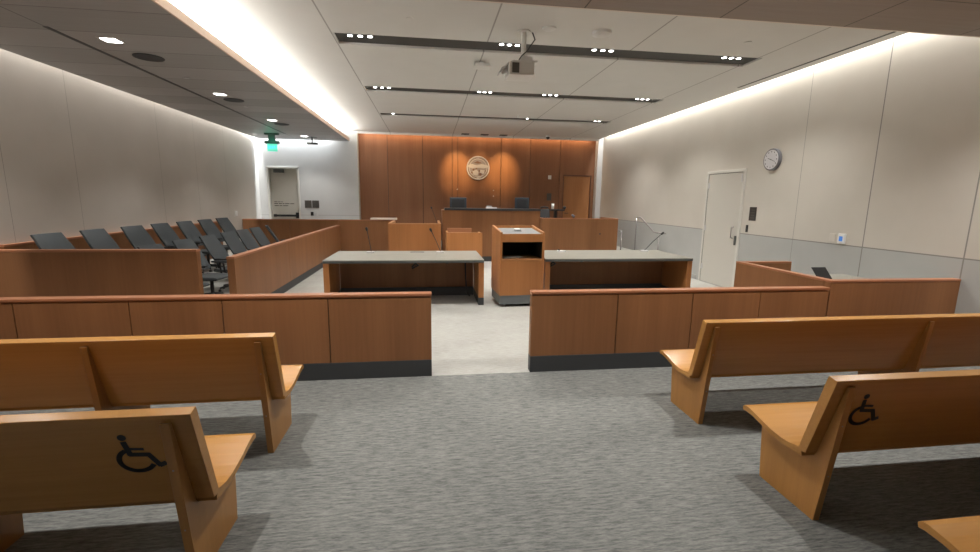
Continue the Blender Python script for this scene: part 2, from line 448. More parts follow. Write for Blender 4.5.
# baseboards
sbox('baseboard_right', 'base', XR-0.012, XR, YF, 8.22, 0, 0.10)
sbox('baseboard_right', plain('grey baseboard', (0.36, 0.36, 0.35), 0.6), XR-0.012, XR, 9.72, 12.28, 0, 0.10)
sbox('baseboard_left', 'base', XL, XL+0.012, YF, 6.5, 0, 0.10)
sbox('baseboard_front', 'base', XL, XR, YF, YF+0.012, 0, 0.10)

# ------------------------------------------------------------------ doors
# right wall door (cream, flush)
d = thing('door_1', '', 'door', (XR, 9.0, 0)); del d['label'], d['category']; struct(d)
fr = MB().box(XR-0.03, XR+0.0, 8.36, 8.42, 0, 2.40).box(XR-0.03, XR, 9.55, 9.60, 0, 2.40).box(XR-0.03, XR, 8.36, 9.60, 2.40, 2.46)
part(fr, 'door_frame', 'frame_paint', d, 0.004)
leaf = part(MB().box(XR-0.014, XR, 8.42, 9.55, 0.012, 2.40), 'door_leaf', 'door_paint', d)
part(MB().box(XR-0.016, XR-0.0145, 8.418, 8.426, 0.0, 2.40).box(XR-0.016, XR-0.0145, 9.542, 9.55, 0, 2.40).box(XR-0.016, XR-0.0145, 8.42, 9.55, 2.392, 2.40), 'door_gap', 'slot_dark', d)
part(MB().tube([(XR-0.014, 8.56, 1.30), (XR-0.06, 8.57, 1.28), (XR-0.06, 8.57, 1.08), (XR-0.014, 8.56, 1.06)], 0.011, 8), 'pull_handle', 'chrome', leaf)
part(MB().box(XR-0.03, XR-0.014, 8.45, 8.50, 0.93, 1.12), 'lock', 'edge', leaf)
for z in (0.35, 1.22, 2.15):
    part(MB().box(XR-0.026, XR-0.014, 9.50, 9.545, z-0.06, z+0.06), 'hinge', 'silver', d)
part(MB().box(XR-0.026, XR-0.014, 8.44, 8.47, 2.2, 2.36), 'hinge', 'silver', d)
# far left door (cream, recessed)
d = thing('door_2', '', 'door', (-4.79, 16.3, 0)); del d['label'], d['category']; struct(d)
part(MB().box(-5.30, -5.24, 16.03, 16.40, 0.2, 2.76).box(-4.34, -4.28, 16.03, 16.40, 0.2, 2.76).box(-5.30, -4.28, 16.03, 16.40, 2.70, 2.76), 'door_frame', 'frame_paint', d, 0.004)
leaf = part(MB().box(-5.235, -4.345, 16.20, 16.25, 0.21, 2.695), 'door_leaf', 'door_paint', d)
part(MB().box(-5.18, -4.42, 16.10, 16.155, 1.12, 1.19).box(-4.46, -4.37, 16.08, 16.20, 1.07, 1.26).box(-5.18, -5.10, 16.12, 16.20, 1.11, 1.20), 'panic_bar', 'black', leaf, 0.006)
part(MB().box(-5.10, -4.78, 16.10, 16.20, 2.57, 2.68), 'door_closer', 'edge', leaf, 0.006)
# small printed lines on the door (not readable in the photo)
lt = MB()
def words(y, z, x0, lens, h):
    x = x0
    for L in lens: lt.box(x, x+L, y, y+0.002, z, z+h); x += L+0.022
words(16.196, 1.60, -5.16, (0.10, 0.07, 0.06), 0.020)
words(16.196, 1.54, -5.16, (0.12, 0.10, 0.06, 0.14, 0.13), 0.024)
words(16.196, 1.47, -5.16, (0.14, 0.09, 0.17), 0.024)
part(lt, 'lettering', 'sign_grey', leaf)
# wood door in the wood wall
d = thing('door_3', '', 'door', (5.4, YW+0.05, 0)); del d['label'], d['category']; struct(d)
part(MB().box(4.86, 4.89, YW-0.005, YW+0.2, 0.30, 2.70).box(5.90, 5.93, YW-0.005, YW+0.2, 0.30, 2.70).box(4.86, 5.93, YW-0.005, YW+0.2, 2.66, 2.70), 'door_frame', plain('dark veneer frame', (0.14, 0.06, 0.03), 0.5), d)
leaf = part(MB().box(4.895, 5.895, YW+0.05, YW+0.10, 0.31, 2.655), 'door_leaf', 'doorwood', d)
part(MB().tube([(4.97, YW+0.05, 1.32), (4.97, YW-0.01, 1.32), (5.10, YW-0.01, 1.32)], 0.012, 8).disc((4.97, YW+0.045, 1.47), 'Y', 0.03, 0.01, 12), 'lever_handle', 'black', leaf)

# ------------------------------------------------------------------ gallery rails (the bar)
def bar(x0, x1, joints, label):
    t = thing('gallery_rail', label, 'low partition', ((x0+x1)/2, 4.475, 0), 0, 'wood rails between gallery and well')
    xs = [x0] + joints + [x1]
    for i, (a, b) in enumerate(zip(xs, xs[1:])):
        a2 = a if i == 0 else a+0.005; b2 = b if i == len(xs)-2 else b-0.005
        part(MB().box(a2, b2, 4.43, 4.52, 0.176, 0.825), 'panel', 'cherry', t)
    part(MB().box(x0+0.03, x1-0.03, 4.442, 4.508, 0.10, 0.83), 'core', 'joint', t)
    part(MB().box(x0-0.004, x1+0.004, 4.42, 4.53, 0.842, 0.867).box(x0, x1, 4.432, 4.518, 0.828, 0.842), 'cap', 'cherry_cap', t, 0.004)
    part(MB().box(x0, x1, 4.425, 4.525, 0.0, 0.174), 'base', 'base', t, 0.002)
bar(-5.50, 0.012, [-4.65, -3.68, -2.74, -1.94, -0.98], 'reddish wood gallery rail with dark base, left of the aisle opening')
bar(1.04, 4.46, [1.97, 2.82, 3.62], 'reddish wood gallery rail with dark base, right of the aisle opening')

# ------------------------------------------------------------------ pews
def pew(label, xa, xb, y0, aisle, dividers, sym=None):
    """xa..xb: ends of seat and back; aisle = +1 when the aisle end is xa (right hand pews)"""
    t = thing('pew', label, 'bench', ((xa+xb)/2, y0+0.2, 0), 0, 'courtroom pews')
    back = [(-0.088, 0.885), (-0.038, 0.898), (-0.030, 0.880), (0.092, 0.408), (0.066, 0.400), (0.040, 0.404), (-0.086, 0.868)]
    part(MB().prism([(y0+a, b) for a, b in back], 'X', xa, xb), 'backrest', 'pew', t, 0.003)
    seat = [(0.092, 0.418), (0.16, 0.402), (0.22, 0.400), (0.30, 0.408), (0.38, 0.424), (0.46, 0.443), (0.52, 0.453), (0.55, 0.450), (0.563, 0.436), (0.557, 0.415), (0.53, 0.418), (0.46, 0.412), (0.38, 0.393), (0.30, 0.377), (0.22, 0.368), (0.11, 0.370), (0.060, 0.376), (0.066, 0.399)]
    so = part(MB().prism([(y0+a, b) for a, b in seat], 'X', xa, xb), 'seat', 'pew', t)
    panel = [(0.0, 0.0), (0.43, 0.0), (0.465, 0.411), (0.38, 0.391), (0.30, 0.375), (0.22, 0.366), (0.11, 0.368), (0.056, 0.374), (0.040, 0.402), (-0.083, 0.850), (-0.098, 0.850)]
    ends = [xa+0.07, xb-0.12]
    for x in ends: part(MB().prism([(y0+a, b) for a, b in panel], 'X', x, x+0.04), 'end_panel', 'pew_end', t, 0.002)
    for x in dividers: part(MB().prism([(y0+a, b) for a, b in panel], 'X', x-0.02, x+0.02), 'support_panel', 'pew_end', t, 0.002)
    for z in (0.30, 0.62):       # brass screw caps on the aisle end
        x = (ends[0] + 0.02) if aisle > 0 else (ends[1] + 0.02)
        yy = y0 - 0.098*z/0.85
        part(MB().disc((x, yy-0.002, z), 'Y', 0.004, 0.004, 8), 'screw_cap', 'chrome', t)
    if sym is not None:
        # wheelchair symbol lying on the tilted rear face of the back
        bm = MB()
        def pt(u, v):  # u across, v up the back face
            u *= 0.88; v = 0.246 - (0.235-v)*0.82
            z = 0.535 + v; y = y0 + (0.040 + (z-0.404)*(-0.126/0.464)) - 0.0015
            return (sym + u, y, z)
        def stroke(pl, wd):
            pl = [Vector(p) for p in pl]
            for a, b in zip(pl, pl[1:]):
                dd = (b-a).normalized(); nn = Vector((-dd.y, dd.x))*wd/2
                e = dd*wd*0.25
                q = [a-e+nn, a-e-nn, b+e-nn, b+e+nn]
                vs = [bm.bm.verts.new(pt(k.x, k.y)) for k in q]; bm.bm.faces.new(vs)
        s = 0.23
        # head
        hc = (-0.045*s/0.23, 0.235*s/0.23)
        vs = [bm.bm.verts.new(pt(hc[0]+0.020*math.cos(2*PI*k/16), hc[1]+0.020*math.sin(2*PI*k/16))) for k in range(16)]; bm.bm.faces.new(vs)
        stroke([(-0.045, 0.202), (-0.034, 0.122), (0.048, 0.116), (0.084, 0.040), (0.110, 0.052)], 0.028)
        stroke([(-0.040, 0.160), (0.030, 0.154)], 0.018)
        arc = [(-0.014 + 0.078*math.cos(R(q)), 0.082 + 0.074*math.sin(R(q))) for q in range(122, 338, 9)]
        stroke(arc, 0.025)
        part(bm, 'wheelchair_symbol', 'symbol', t)
    return t
pew('long wooden pew in the left block nearer the gallery rail, no symbol on its back', -4.95, -1.03, 3.12, -1, [-2.16, -3.4])
pew('long wooden pew with a black wheelchair symbol, nearest on the left of the aisle', -4.95, -1.01, 2.02, -1, [-2.18, -3.4], -1.262)
pew('long wooden pew in the right block nearer the gallery rail, no symbol on its back', 2.10, 5.98, 3.18, 1, [4.11])
pew('long wooden pew with a faint wheelchair symbol on its back, right of the aisle', 2.10, 5.98, 2.05, 1, [4.11], 2.36)
pew('wooden pew of which only the curved seat corner shows at bottom right', 2.10, 5.98, 0.93, 1, [4.11])

# ------------------------------------------------------------------ counsel tables
def table(x0, x1, y0, y1, label, group, h=0.785):
    t = thing('counsel_table', label, 'table', ((x0+x1)/2, (y0+y1)/2, 0), 0, group)
    part(MB().box(x0, x1, y0-0.015, y1+0.02, h-0.012, h), 'tabletop', 'laminate', t)
    part(MB().box(x0, x1, y0-0.015, y1+0.02, h-0.050, h-0.012), 'top_edge', 'edge', t, 0.003)
    for a, b in ((x0, x0+0.09), (x1-0.09, x1)):
        s = part(MB().box(a, b, y0, y1-0.05, 0.13, h-0.051), 'side_panel', 'honey', t, 0.002)
        part(MB().box(a, b, y0, y1-0.05, 0.0, 0.129), 'plinth', 'base', s)
    part(MB().box(x0+0.10, x1-0.10, y0+0.86, y0+0.90, 0.16, h-0.051), 'modesty_panel', 'cherry', t)
    part(MB().box(x0+0.10, x1-0.10, y0+0.84, y0+0.92, 0.0, 0.159), 'modesty_base', 'base', t)
    return t
G = 'counsel tables in the well'
table(-1.71, 0.915, 7.50, 8.82, 'grey topped counsel table with wood sides, left of the lectern', G)
table(2.00, 4.75, 7.58, 8.88, 'grey topped counsel table with wood sides, right of the lectern', G)
# cables bundled under the tables, clipped below the tops
def under(x, y, label, drop=False):
    t = thing('cable_bundle', label, 'cable', (x, y, 0.73), 0, 'black cables under the tables')
    part(MB().tube([(x-0.22, y, 0.56), (x-0.14, y-0.02, 0.64), (x-0.02, y-0.01, 0.70), (x+0.10, y, 0.718)], 0.016, 8), 'cable', 'black', t, 0, True)
    part(MB().tube([(x-0.15, y-0.02, 0.62), (x-0.10, y, 0.59), (x-0.22, y, 0.53)], 0.016, 8), 'cable_loop', 'black', t, 0, True)
    part(MB().ball((x+0.42, y, 0.67), 0.062, 1, 0.6, 0.9), 'coil', 'black', t, 0, True)
    if drop: part(MB().tube([(x+0.75, y, 0.72), (x+0.76, y, 0.4), (x+0.78, y-0.02, 0.08), (x+0.84, y-0.06, 0.012)], 0.013, 8), 'hanging_cable', 'black', t, 0, True)
under(-0.10, 8.24, 'black cable bundle hanging under the left counsel table', True)
under(2.50, 8.34, 'black cable bundle hanging under the right counsel table')

def mic(x, y, z, tip, label):
    t = thing('gooseneck_microphone', label, 'microphone', (x, y, z), 0, 'gooseneck microphones')
    part(MB().prism([(x-0.075, y-0.05), (x+0.075, y-0.05), (x+0.06, y+0.06), (x-0.06, y+0.06)], 'Z', z, z+0.025), 'base', 'silver', t, 0.006)
    p0 = Vector((x+0.01, y, z+0.02)); p2 = Vector(tip); p1 = p0.lerp(p2, 0.5) + Vector((0, 0, 0.015))
    part(MB().tube([p0, p1, p2], 0.0065, 8), 'gooseneck', 'chair_plastic', t)
    dd = (p2-p1).normalized()
    part(MB().tube([p2-dd*0.01, p2+dd*0.02, p2+dd*0.05, p2+dd*0.065], [0.012, 0.022, 0.022, 0.010], 10), 'mic_head', 'black', t, 0, True)
mic(-1.08, 8.55, 0.785, (-1.13, 8.5, 1.20), 'thin gooseneck microphone on the left part of the left counsel table')
mic(0.20, 8.55, 0.785, (0.04, 8.5, 1.19), 'leaning gooseneck microphone near the right end of the left counsel table')
mic(4.34, 8.66, 0.785, (4.66, 8.6, 1.14), 'gooseneck microphone leaning right on the right counsel table')
t = thing('microphone_base', 'small silver microphone base without a neck on the right counsel table', 'microphone base', (2.58, 8.63, 0.785))
part(MB().prism([(2.50, 8.58), (2.68, 8.58), (2.65, 8.70), (2.52, 8.70)], 'Z', 0.785, 0.81), 'body', 'silver', t, 0.005)
part(MB().tube([(2.54, 8.64, 0.81), (2.55, 8.64, 0.83)], 0.022, 12), 'connector', 'black', t)
t = thing('cable_port', 'dark flush cable port in the left counsel table top', 'cable port', (-0.23, 8.63, 0.785))
part(MB().box(-0.36, -0.10, 8.58, 8.68, 0.785, 0.789), 'lid', 'edge', t)

# ------------------------------------------------------------------ lectern
t = thing('lectern', 'tall honey wood lectern on casters between the two counsel tables', 'lectern', (1.52, 7.70, 0))
t.rotation_euler = (0, 0, R(3.5))
x0, x1, y0, y1 = 1.135, 1.895, 7.33, 8.05
side = [(y0, 0.20), (y1, 0.20), (y1, 1.34), (y1-0.02, 1.34), (y0, 1.262)]
for a, b in ((x0, x0+0.035), (x1-0.035, x1)): part(MB().prism(side, 'X', a, b), 'side_panel', 'honey', t, 0.002)
part(MB().box(x0+0.035, x1-0.035, y0+0.004, y0+0.03, 0.20, 0.79), 'front_panel', 'honey', t)
part(MB().box(x0+0.035, x1-0.035, y0+0.002, y0+0.03, 1.10, 1.235), 'apron', 'honey', t)
part(MB().box(x0+0.035, x1-0.035, y0+0.002, y1-0.02, 0.792, 0.815), 'shelf', 'honey_cap', t)
part(MB().box(x0+0.035, x1-0.035, y1-0.03, y1, 0.20, 1.33), 'back_panel', 'honey', t)
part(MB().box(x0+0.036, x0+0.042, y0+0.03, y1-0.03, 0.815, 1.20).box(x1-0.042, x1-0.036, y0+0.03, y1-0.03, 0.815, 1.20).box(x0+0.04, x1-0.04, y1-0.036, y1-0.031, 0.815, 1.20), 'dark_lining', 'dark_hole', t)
part(MB().prism([(y0+0.03, 1.225), (y1-0.03, 1.290), (y1-0.03, 1.270), (y0+0.03, 1.205)], 'X', x0+0.035, x1-0.035), 'reading_top', plain('pale grey reading top', (0.19, 0.195, 0.19), 0.5), t)
part(MB().box(x0+0.01, x1-0.01, y0+0.01, y1-0.01, 0.05, 0.199), 'plinth', plain('grey plinth', (0.13, 0.145, 0.15), 0.5), t)
for cx, cy in ((x0+0.10, y0+0.07), (x1-0.10, y0+0.07), (x0+0.10, y1-0.1), (x1-0.10, y1-0.1)):
    part(MB().disc((cx-0.012, cy, 0.028), 'X', 0.028, 0.024, 14), 'caster', 'white_plastic' if cx < 1.5 and cy < 7.7 else 'black', t)
t = thing('microphone_base', 'small silver microphone base on the slanted top of the lectern', 'microphone base', (1.52, 7.72, 1.262))
part(MB().box(1.455, 1.585, 7.66, 7.79, 1.268, 1.292), 'body', 'silver', t, 0.008)
part(MB().box(1.47, 1.56, 7.70, 7.77, 1.292, 1.302), 'button_plate', 'white_plastic', t, 0.003)
for i, (a, rz) in enumerate(((0.0, 0.1), (0.05, -0.2), (0.09, 0.3))):
    m = MB().box(-0.11, 0.11, -0.08, 0.08, 0, 0.006)
    o = m.build('sheet_stack', 'paper'); o.location = (1.36+a, 7.52, 0.816+0.0065*i); o.rotation_euler = (0, 0, rz)
    tag(o, ('lowest', 'middle', 'topmost')[i] + ' of the white paper stacks in the lectern compartment', 'paper', 'papers in the lectern')

# ------------------------------------------------------------------ jury box rails
def lowwall(name, label, x0, x1, y0, y1, z0, h, capmat='cherry_cap', panelmat='cherry', base=0.15, joints=(), cat='low partition', grp=None):
    t = thing(name, label, cat, ((x0+x1)/2, (y0+y1)/2, z0), 0, grp)
    along_x = (x1-x0) > (y1-y0)
    ps = [x0 if along_x else y0] + list(joints) + [x1 if along_x else y1]
    for i, (a, b) in enumerate(zip(ps, ps[1:])):
        a2 = a if i == 0 else a+0.003; b2 = b if i == len(ps)-2 else b-0.003
        if along_x: part(MB().box(a2, b2, y0, y1, z0+base, h-0.03), 'panel', panelmat, t)
        else: part(MB().box(x0, x1, a2, b2, z0+base, h-0.03), 'panel', panelmat, t)
    part(MB().box(x0-0.005, x1+0.005, y0-0.005, y1+0.005, h-0.029, h), 'cap', capmat, t, 0.004)
    if base: part(MB().box(x0+0.004, x1-0.004, y0+0.004, y1-0.004, z0, z0+base-0.001), 'base', 'base', t)
    return t
J = 'wood rails around the jury box'
lowwall('jury_rail', 'dark reddish wood rail closing the near end of the jury box, behind the gallery rail', -5.53, -3.11, 6.50, 6.60, 0, 1.075, grp=J)
lowwall('jury_rail', 'long wood rail beside the jury chairs, running from the gap towards the far wall', -2.82, -2.72, 6.70, 14.40, 0, 0.95, 'cherry_cap_y', grp=J, joints=(9.2, 11.8))
lowwall('jury_rail', 'far wood rail across the end of the jury box, in front of the white wall', -5.53, -1.10, 14.42, 14.50, 0, 1.115, grp=J, joints=(-4.2, -2.77))
t = lowwall('jury_back_panel', 'low wood panel along the left wall behind the back row of jury chairs', XL+0.012, XL+0.07, 6.62, 12.9, 0.2, 1.13, 'cherry_cap_y', base=0, joints=(9.2, 11.2))
tag(MB().prism([(-1.80, 14.36), (-1.0, 14.38), (-1.0, 14.58), (-1.76, 14.56)], 'Z', 1.116, 1.175).build('ledge_board', 'pale_board_lit_edge', None, None, 0.005), 'pale board lying on the far wood rail, left of the witness box', 'board')

# ------------------------------------------------------------------ jury chairs
def jury_chair():
    t = thing('jury_chair', '', 'office chair', (0, 0, 0), 0, 'black office chairs in the jury box')
    # faces +x in local space
    seat = MB()
    prof = [(-0.23, 0.44), (0.20, 0.44), (0.25, 0.425), (0.26, 0.40), (0.22, 0.385), (-0.23, 0.39)]
    part(MB().prism([(a, b) for a, b in prof], 'Y', -0.25, 0.25), 'seat', 'chair_seat', t, 0.015)
    back = MB()
    # shallow curved back, leaning away
    n = 8; rows = []
    for j in range(7):
        v = j/6; z = 0.53 + 0.52*v; x = -0.17 - 0.30*v**1.05
        wd = 0.23 + 0.025*math.sin(PI*min(1, v*1.1))
        row = []
        for i in range(n+1):
            u = i/n*2-1
            row.append((x + 0.035*u*u, wd*u, z))
        rows.append(row)
    F = [[back.bm.verts.new(p) for p in r] for r in rows]
    Bk = [[back.bm.verts.new((p[0]-0.03, p[1], p[2]-0.008)) for p in r] for r in rows]
    for j in range(6):
        for i in range(n):
            back.bm.faces.new((F[j][i], F[j][i+1], F[j+1][i+1], F[j+1][i]))
            back.bm.faces.new((Bk[j][i], Bk[j+1][i], Bk[j+1][i+1], Bk[j][i+1]))
    for i in range(n):
        back.bm.faces.new((F[0][i], Bk[0][i], Bk[0][i+1], F[0][i+1])); back.bm.faces.new((F[6][i], F[6][i+1], Bk[6][i+1], Bk[6][i]))
    for j in range(6):
        back.bm.faces.new((F[j][0], F[j+1][0], Bk[j+1][0], Bk[j][0])); back.bm.faces.new((F[j][n], Bk[j][n], Bk[j+1][n], F[j+1][n]))
    part(back, 'backrest', 'chair_mesh', t, 0.004)
    part(MB().tube([(-0.10, 0, 0.375), (-0.22, 0, 0.37), (-0.27, 0, 0.45), (-0.30, 0, 0.62)], [0.03, 0.03, 0.025, 0.02], 8), 'back_bracket', 'chair_plastic', t, 0, True)
    for s in (-1, 1):
        part(MB().tube([(0.0, s*0.24, 0.385), (0.0, s*0.295, 0.40), (-0.02, s*0.30, 0.62)], 0.017, 8).box(-0.15, 0.13, s*0.30-0.035, s*0.30+0.035, 0.62, 0.65), 'armrest', 'chair_plastic', t, 0.006)
    part(MB().disc((0, 0, 0.10), 'Z', 0.028, 0.28, 12).box(-0.12, 0.10, -0.09, 0.09, 0.355, 0.389), 'gas_lift', 'chair_plastic', t)
    sb = MB()
    for k in range(5):
        a = 2*PI*k/5 + 0.3
        sb.tube([(0.02*math.cos(a), 0.02*math.sin(a), 0.115), (0.27*math.cos(a), 0.27*math.sin(a), 0.075)], [0.028, 0.017], 8)
    part(sb, 'star_base', 'chair_plastic', t)
    for k in range(5):
        a = 2*PI*k/5 + 0.3
        part(MB().disc((0.275*math.cos(a)-0.012, 0.275*math.sin(a), 0.028), 'X', 0.028, 0.024, 12), 'caster', 'black', t)
    return t
proto = jury_chair()
front_y = (7.32, 8.22, 9.12, 9.98, 10.72, 11.5, 12.5)
back_y = (6.97, 7.80, 8.68, 9.50, 10.33, 11.17, 12.0)
ordn = ('nearest', 'second', 'third', 'fourth', 'fifth', 'sixth', 'farthest')
first = True
for row, ys, xt, z in (('front', front_y, -4.2, 0.0), ('back', back_y, -5.14, 0.2)):
    for i, y in enumerate(ys):
        c = proto if first else copy_tree(proto)
        first = False
        rz = random.uniform(-0.10, 0.03) - 0.06
        if row == 'front' and i == 6: rz = 0.30
        xo = -0.13*(6-i)/6 if row == 'back' else 0.0
        c.location = (xt + xo + 0.47, y, z); c.rotation_euler = (0, 0, rz)
        side = 'rail' if row == 'front' else 'left wall'
        pos = ordn[i] + (' from the near end' if 0 < i < 6 else '')
        c['label'] = 'black reclined office chair, %s in the %s jury row' % (pos, row)

# ------------------------------------------------------------------ witness box, bench, clerk station
def station(name, label, x0, x1, y0, y1, h, mat, cap, base=0.15, right=True, left=True, z0=0.0, cat='desk', th=0.07, back=False):
    """three sided wooden enclosure open towards the far wall"""
    t = thing(name, label, cat, ((x0+x1)/2, (y0+y1)/2, z0))
    part(MB().box(x0, x1, y0, y0+th, base+z0, h-0.025), 'front_panel', mat, t)
    part(MB().box(x0, x1, y0-0.004, y0+th+0.004, h-0.024, h), 'front_cap', cap, t, 0.003)
    if base: part(MB().box(x0+0.004, x1-0.004, y0+0.004, y0+th-0.004, z0, z0+base-0.001), 'base', 'base', t)
    for k, a in ((left, x0), (right, x1-th)):
        if not k: continue
        s = part(MB().box(a, a+th, y0+th+0.001, y1, base+z0, h-0.025), 'side_panel', mat, t)
        part(MB().box(a, a+th, y0+th+0.005, y1, h-0.024, h), 'side_cap', cap, s, 0.003)
        if base: part(MB().box(a+0.004, a+th-0.004, y0+th+0.001, y1, z0, z0+base-0.001), 'side_base', 'base', s)
    return t
station('witness_box', 'light honey wood witness box left of the judge bench', -1.11, 0.32, 12.60, 14.38, 1.11, 'honey', 'honey_cap', right=True, cat='witness stand')
t = station('clerk_station', 'reddish wood clerk enclosure right of the judge bench, behind the right counsel table', 3.205, 5.50, 12.70, 13.93, 1.28, 'cherry', 'cherry_cap', cat='desk')
part(MB().disc((4.96, 12.690, 0.83), 'Y', 0.022, 0.01, 12), 'grommet', 'black', t)
part(MB().box(3.28, 5.42, 13.20, 13.90, 1.02, 1.06), 'worktop', 'edge', t)
# the judge's bench
t = thing('judge_bench', 'tall reddish wood judge bench with a dark counter, under the round seal', 'bench', (1.8, 13.3, 0))
part(MB().box(0.37, 3.20, 12.92, 13.0, 0.15, 1.47), 'front_panel', 'cherry', t)
part(MB().box(0.37, 0.44, 13.001, 13.93, 0.15, 1.47), 'side_panel', 'cherry', t)
part(MB().box(3.13, 3.20, 13.001, 13.93, 0.15, 1.47), 'side_panel', 'cherry', t)
part(MB().box(0.38, 3.19, 12.93, 12.99, 0, 0.149), 'base', 'base', t)
part(MB().box(0.43, 3.22, 12.87, 13.30, 1.471, 1.53), 'counter', plain('dark counter', (0.035, 0.038, 0.042), 0.35), t, 0.004)
part(MB().box(0.45, 3.12, 13.20, 13.90, 1.02, 1.06), 'worktop', 'edge', t)
# court reporter's desk in front of the bench
t = thing('reporter_desk', 'small light wood desk with a raised rim, in front of the judge bench', 'desk', (0.92, 12.0, 0))
part(MB().box(0.44, 1.375, 11.70, 11.76, 0.10, 0.925), 'front_panel', 'honey', t)
part(MB().box(0.44, 0.49, 11.761, 12.40, 0.10, 0.93), 'side_panel', 'honey', t)
part(MB().box(1.325, 1.375, 11.761, 12.40, 0.10, 0.90), 'side_panel', 'honey', t)
part(MB().box(0.49, 1.15, 12.34, 12.40, 0.10, 1.0), 'back_panel', 'cherry_cap', t)
part(MB().box(0.491, 1.324, 11.761, 12.339, 0.80, 0.83), 'desktop', 'laminate', t)
part(MB().box(0.45, 1.365, 11.71, 12.39, 0, 0.099), 'base', 'base', t)

# objects on bench
def monitor(x, y, z, wd, ht, rz, label, back=True, grp='monitors in the well'):
    t = thing('monitor', label, 'monitor', (x, y, z), rz, grp)
    o = LOC[t.name]; LOC[t.name] = (0, 0, 0)
    part(MB().disc((0, 0.0, 0), 'Z', 0.10, 0.012, 20).box(-0.02, 0.02, -0.012, 0.012, 0.012, 0.2), 'stand', 'black', t)
    s = part(MB().box(-wd/2, wd/2, -0.03, 0.0, 0.09, 0.09+ht), 'screen_shell', 'monitor', t, 0.012)
    part(MB().box(-wd/2+0.06, wd/2-0.06, -0.046, -0.031, 0.13, 0.05+ht), 'rear_cover', 'black', t, 0.006)
    LOC[t.name] = o
monitor(0.85, 13.45, 1.06+0.0, 0.50, 0.68, 0.12, 'dark monitor seen from behind, left end of the judge bench')
monitor(2.76, 13.45, 1.06+0.0, 0.42, 0.70, -0.12, 'dark monitor seen from behind, right end of the judge bench')
t = thing('paper_pile', 'pale papers lying on the middle of the dark bench counter', 'papers', (1.78, 13.08, 1.53))
part(MB().box(1.64, 1.94, 13.0, 13.2, 1.53, 1.56), 'lower_sheets', 'paper', t)
part(MB().box(1.66, 1.80, 13.02, 13.18, 1.56, 1.60), 'upper_sheets', plain('grey folder', (0.45, 0.42, 0.42), 0.7), t, 0.004)
# gooseneck on witness box
mic(0.24, 13.2, 1.0, (0.08, 13.1, 1.50), 'faint gooseneck microphone inside the witness box, against the wood wall')
box('shelf_board', 'honey_cap', -1.0, 0.25, 13.02, 13.42, 0.96, 1.0, None)
bpy.data.objects['shelf_board'].parent = bpy.data.objects['witness_box']
bpy.data.objects['shelf_board'].location = tuple(-c for c in LOC['witness_box'])
# clerk things right of the bench
t = thing('desk_phone', 'black desk phone at the left corner of the clerk enclosure', 'phone', (3.50, 13.42, 1.06))
part(MB().prism([(13.30, 1.06), (13.55, 1.06), (13.55, 1.40), (13.50, 1.52), (13.44, 1.52)], 'X', 3.32, 3.62), 'body', 'black', t, 0.008)
part(MB().tube([(3.34, 13.46, 1.56), (3.46, 13.46, 1.585), (3.58, 13.46, 1.56)], 0.024, 8), 'handset', 'black', t, 0, True)
t = thing('cup', 'white paper cup beside the black phone on the clerk enclosure', 'cup', (3.72, 13.45, 1.06))
part(MB().tube([(3.72, 13.45, 1.52), (3.72, 13.45, 1.68)], [0.036, 0.046], 14), 'cup_body', 'white_plastic', t, 0, True)
part(MB().disc((3.72, 13.45, 1.68), 'Z', 0.047, 0.012, 14), 'lid', 'silver', t)
t = thing('desk_tray', 'black raised tray under the white cup on the clerk enclosure', 'tray', (3.86, 13.45, 1.06))
part(MB().box(3.64, 4.06, 13.32, 13.60, 1.47, 1.518), 'tray', 'black', t, 0.006)
part(MB().box(3.78, 3.86, 13.45, 13.55, 1.06, 1.47), 'pedestal', 'black', t)
part(MB().ball((4.08, 13.42, 1.565), 0.045, 1.2, 1, 1), 'control_knob', 'black', t, 0, True)
t = thing('webcam', 'silver and black swivel camera on the cap of the clerk enclosure', 'camera', (4.2, 13.0, 1.28))
part(MB().tube([(4.16, 12.90, 1.28), (4.20, 12.90, 1.33)], 0.02, 8), 'mount', 'black', t)
part(MB().tube([(4.12, 12.90, 1.38), (4.19, 12.89, 1.32)], [0.03, 0.04], 12), 'camera_body', plain('grey camera shell', (0.22, 0.23, 0.27), 0.4), t, 0, True)
bpy.data.objects['webcam'].location = (4.2, 12.9, 1.28)

# ------------------------------------------------------------------ right clerk box beside the gallery rail
t = thing('bailiff_box', 'reddish wood enclosure with grey desk at the right wall, beyond the gallery rail', 'desk', (5.3, 5.2, 0))
H = 0.94
part(MB().box(4.50, XR-0.004, 4.455, 4.545, 0.176, H-0.025), 'front_panel', 'cherry', t)
part(MB().box(4.50, XR-0.004, 4.45, 4.55, H-0.024, H), 'front_cap', 'cherry_cap', t, 0.003)
part(MB().box(4.504, XR-0.004, 4.46, 4.54, 0, 0.175), 'base', 'base', t)
part(MB().box(4.50, 4.58, 4.551, 6.07, 0.16, H-0.025), 'side_panel', 'cherry', t)
part(MB().box(4.495, 4.585, 4.551, 6.07, H-0.024, H), 'side_cap', 'cherry_cap_y', t, 0.003)
part(MB().box(4.51, 4.57, 4.551, 6.06, 0, 0.159), 'side_base', 'base', t)
part(MB().box(4.585, 5.34, 5.99, 6.07, 0.16, H-0.025), 'rear_panel', 'cherry', t)
part(MB().box(4.59, 5.34, 5.99, 6.075, H-0.024, H), 'rear_cap', 'cherry_cap', t, 0.003)
part(MB().box(4.59, 5.34, 6.0, 6.06, 0, 0.159), 'rear_base', 'base', t)
part(MB().box(4.59, XR-0.01, 4.56, 5.98, 0.72, 0.75), 'desktop', 'laminate', t)
t = thing('tablet', 'black tablet leaning on its stand on the grey desk by the right wall', 'tablet', (5.1, 5.2, 0.75))
sc = MB().prism([(5.22, 0.975), (5.235, 0.97), (5.15, 0.80), (5.135, 0.805)], 'X', 5.02, 5.22)
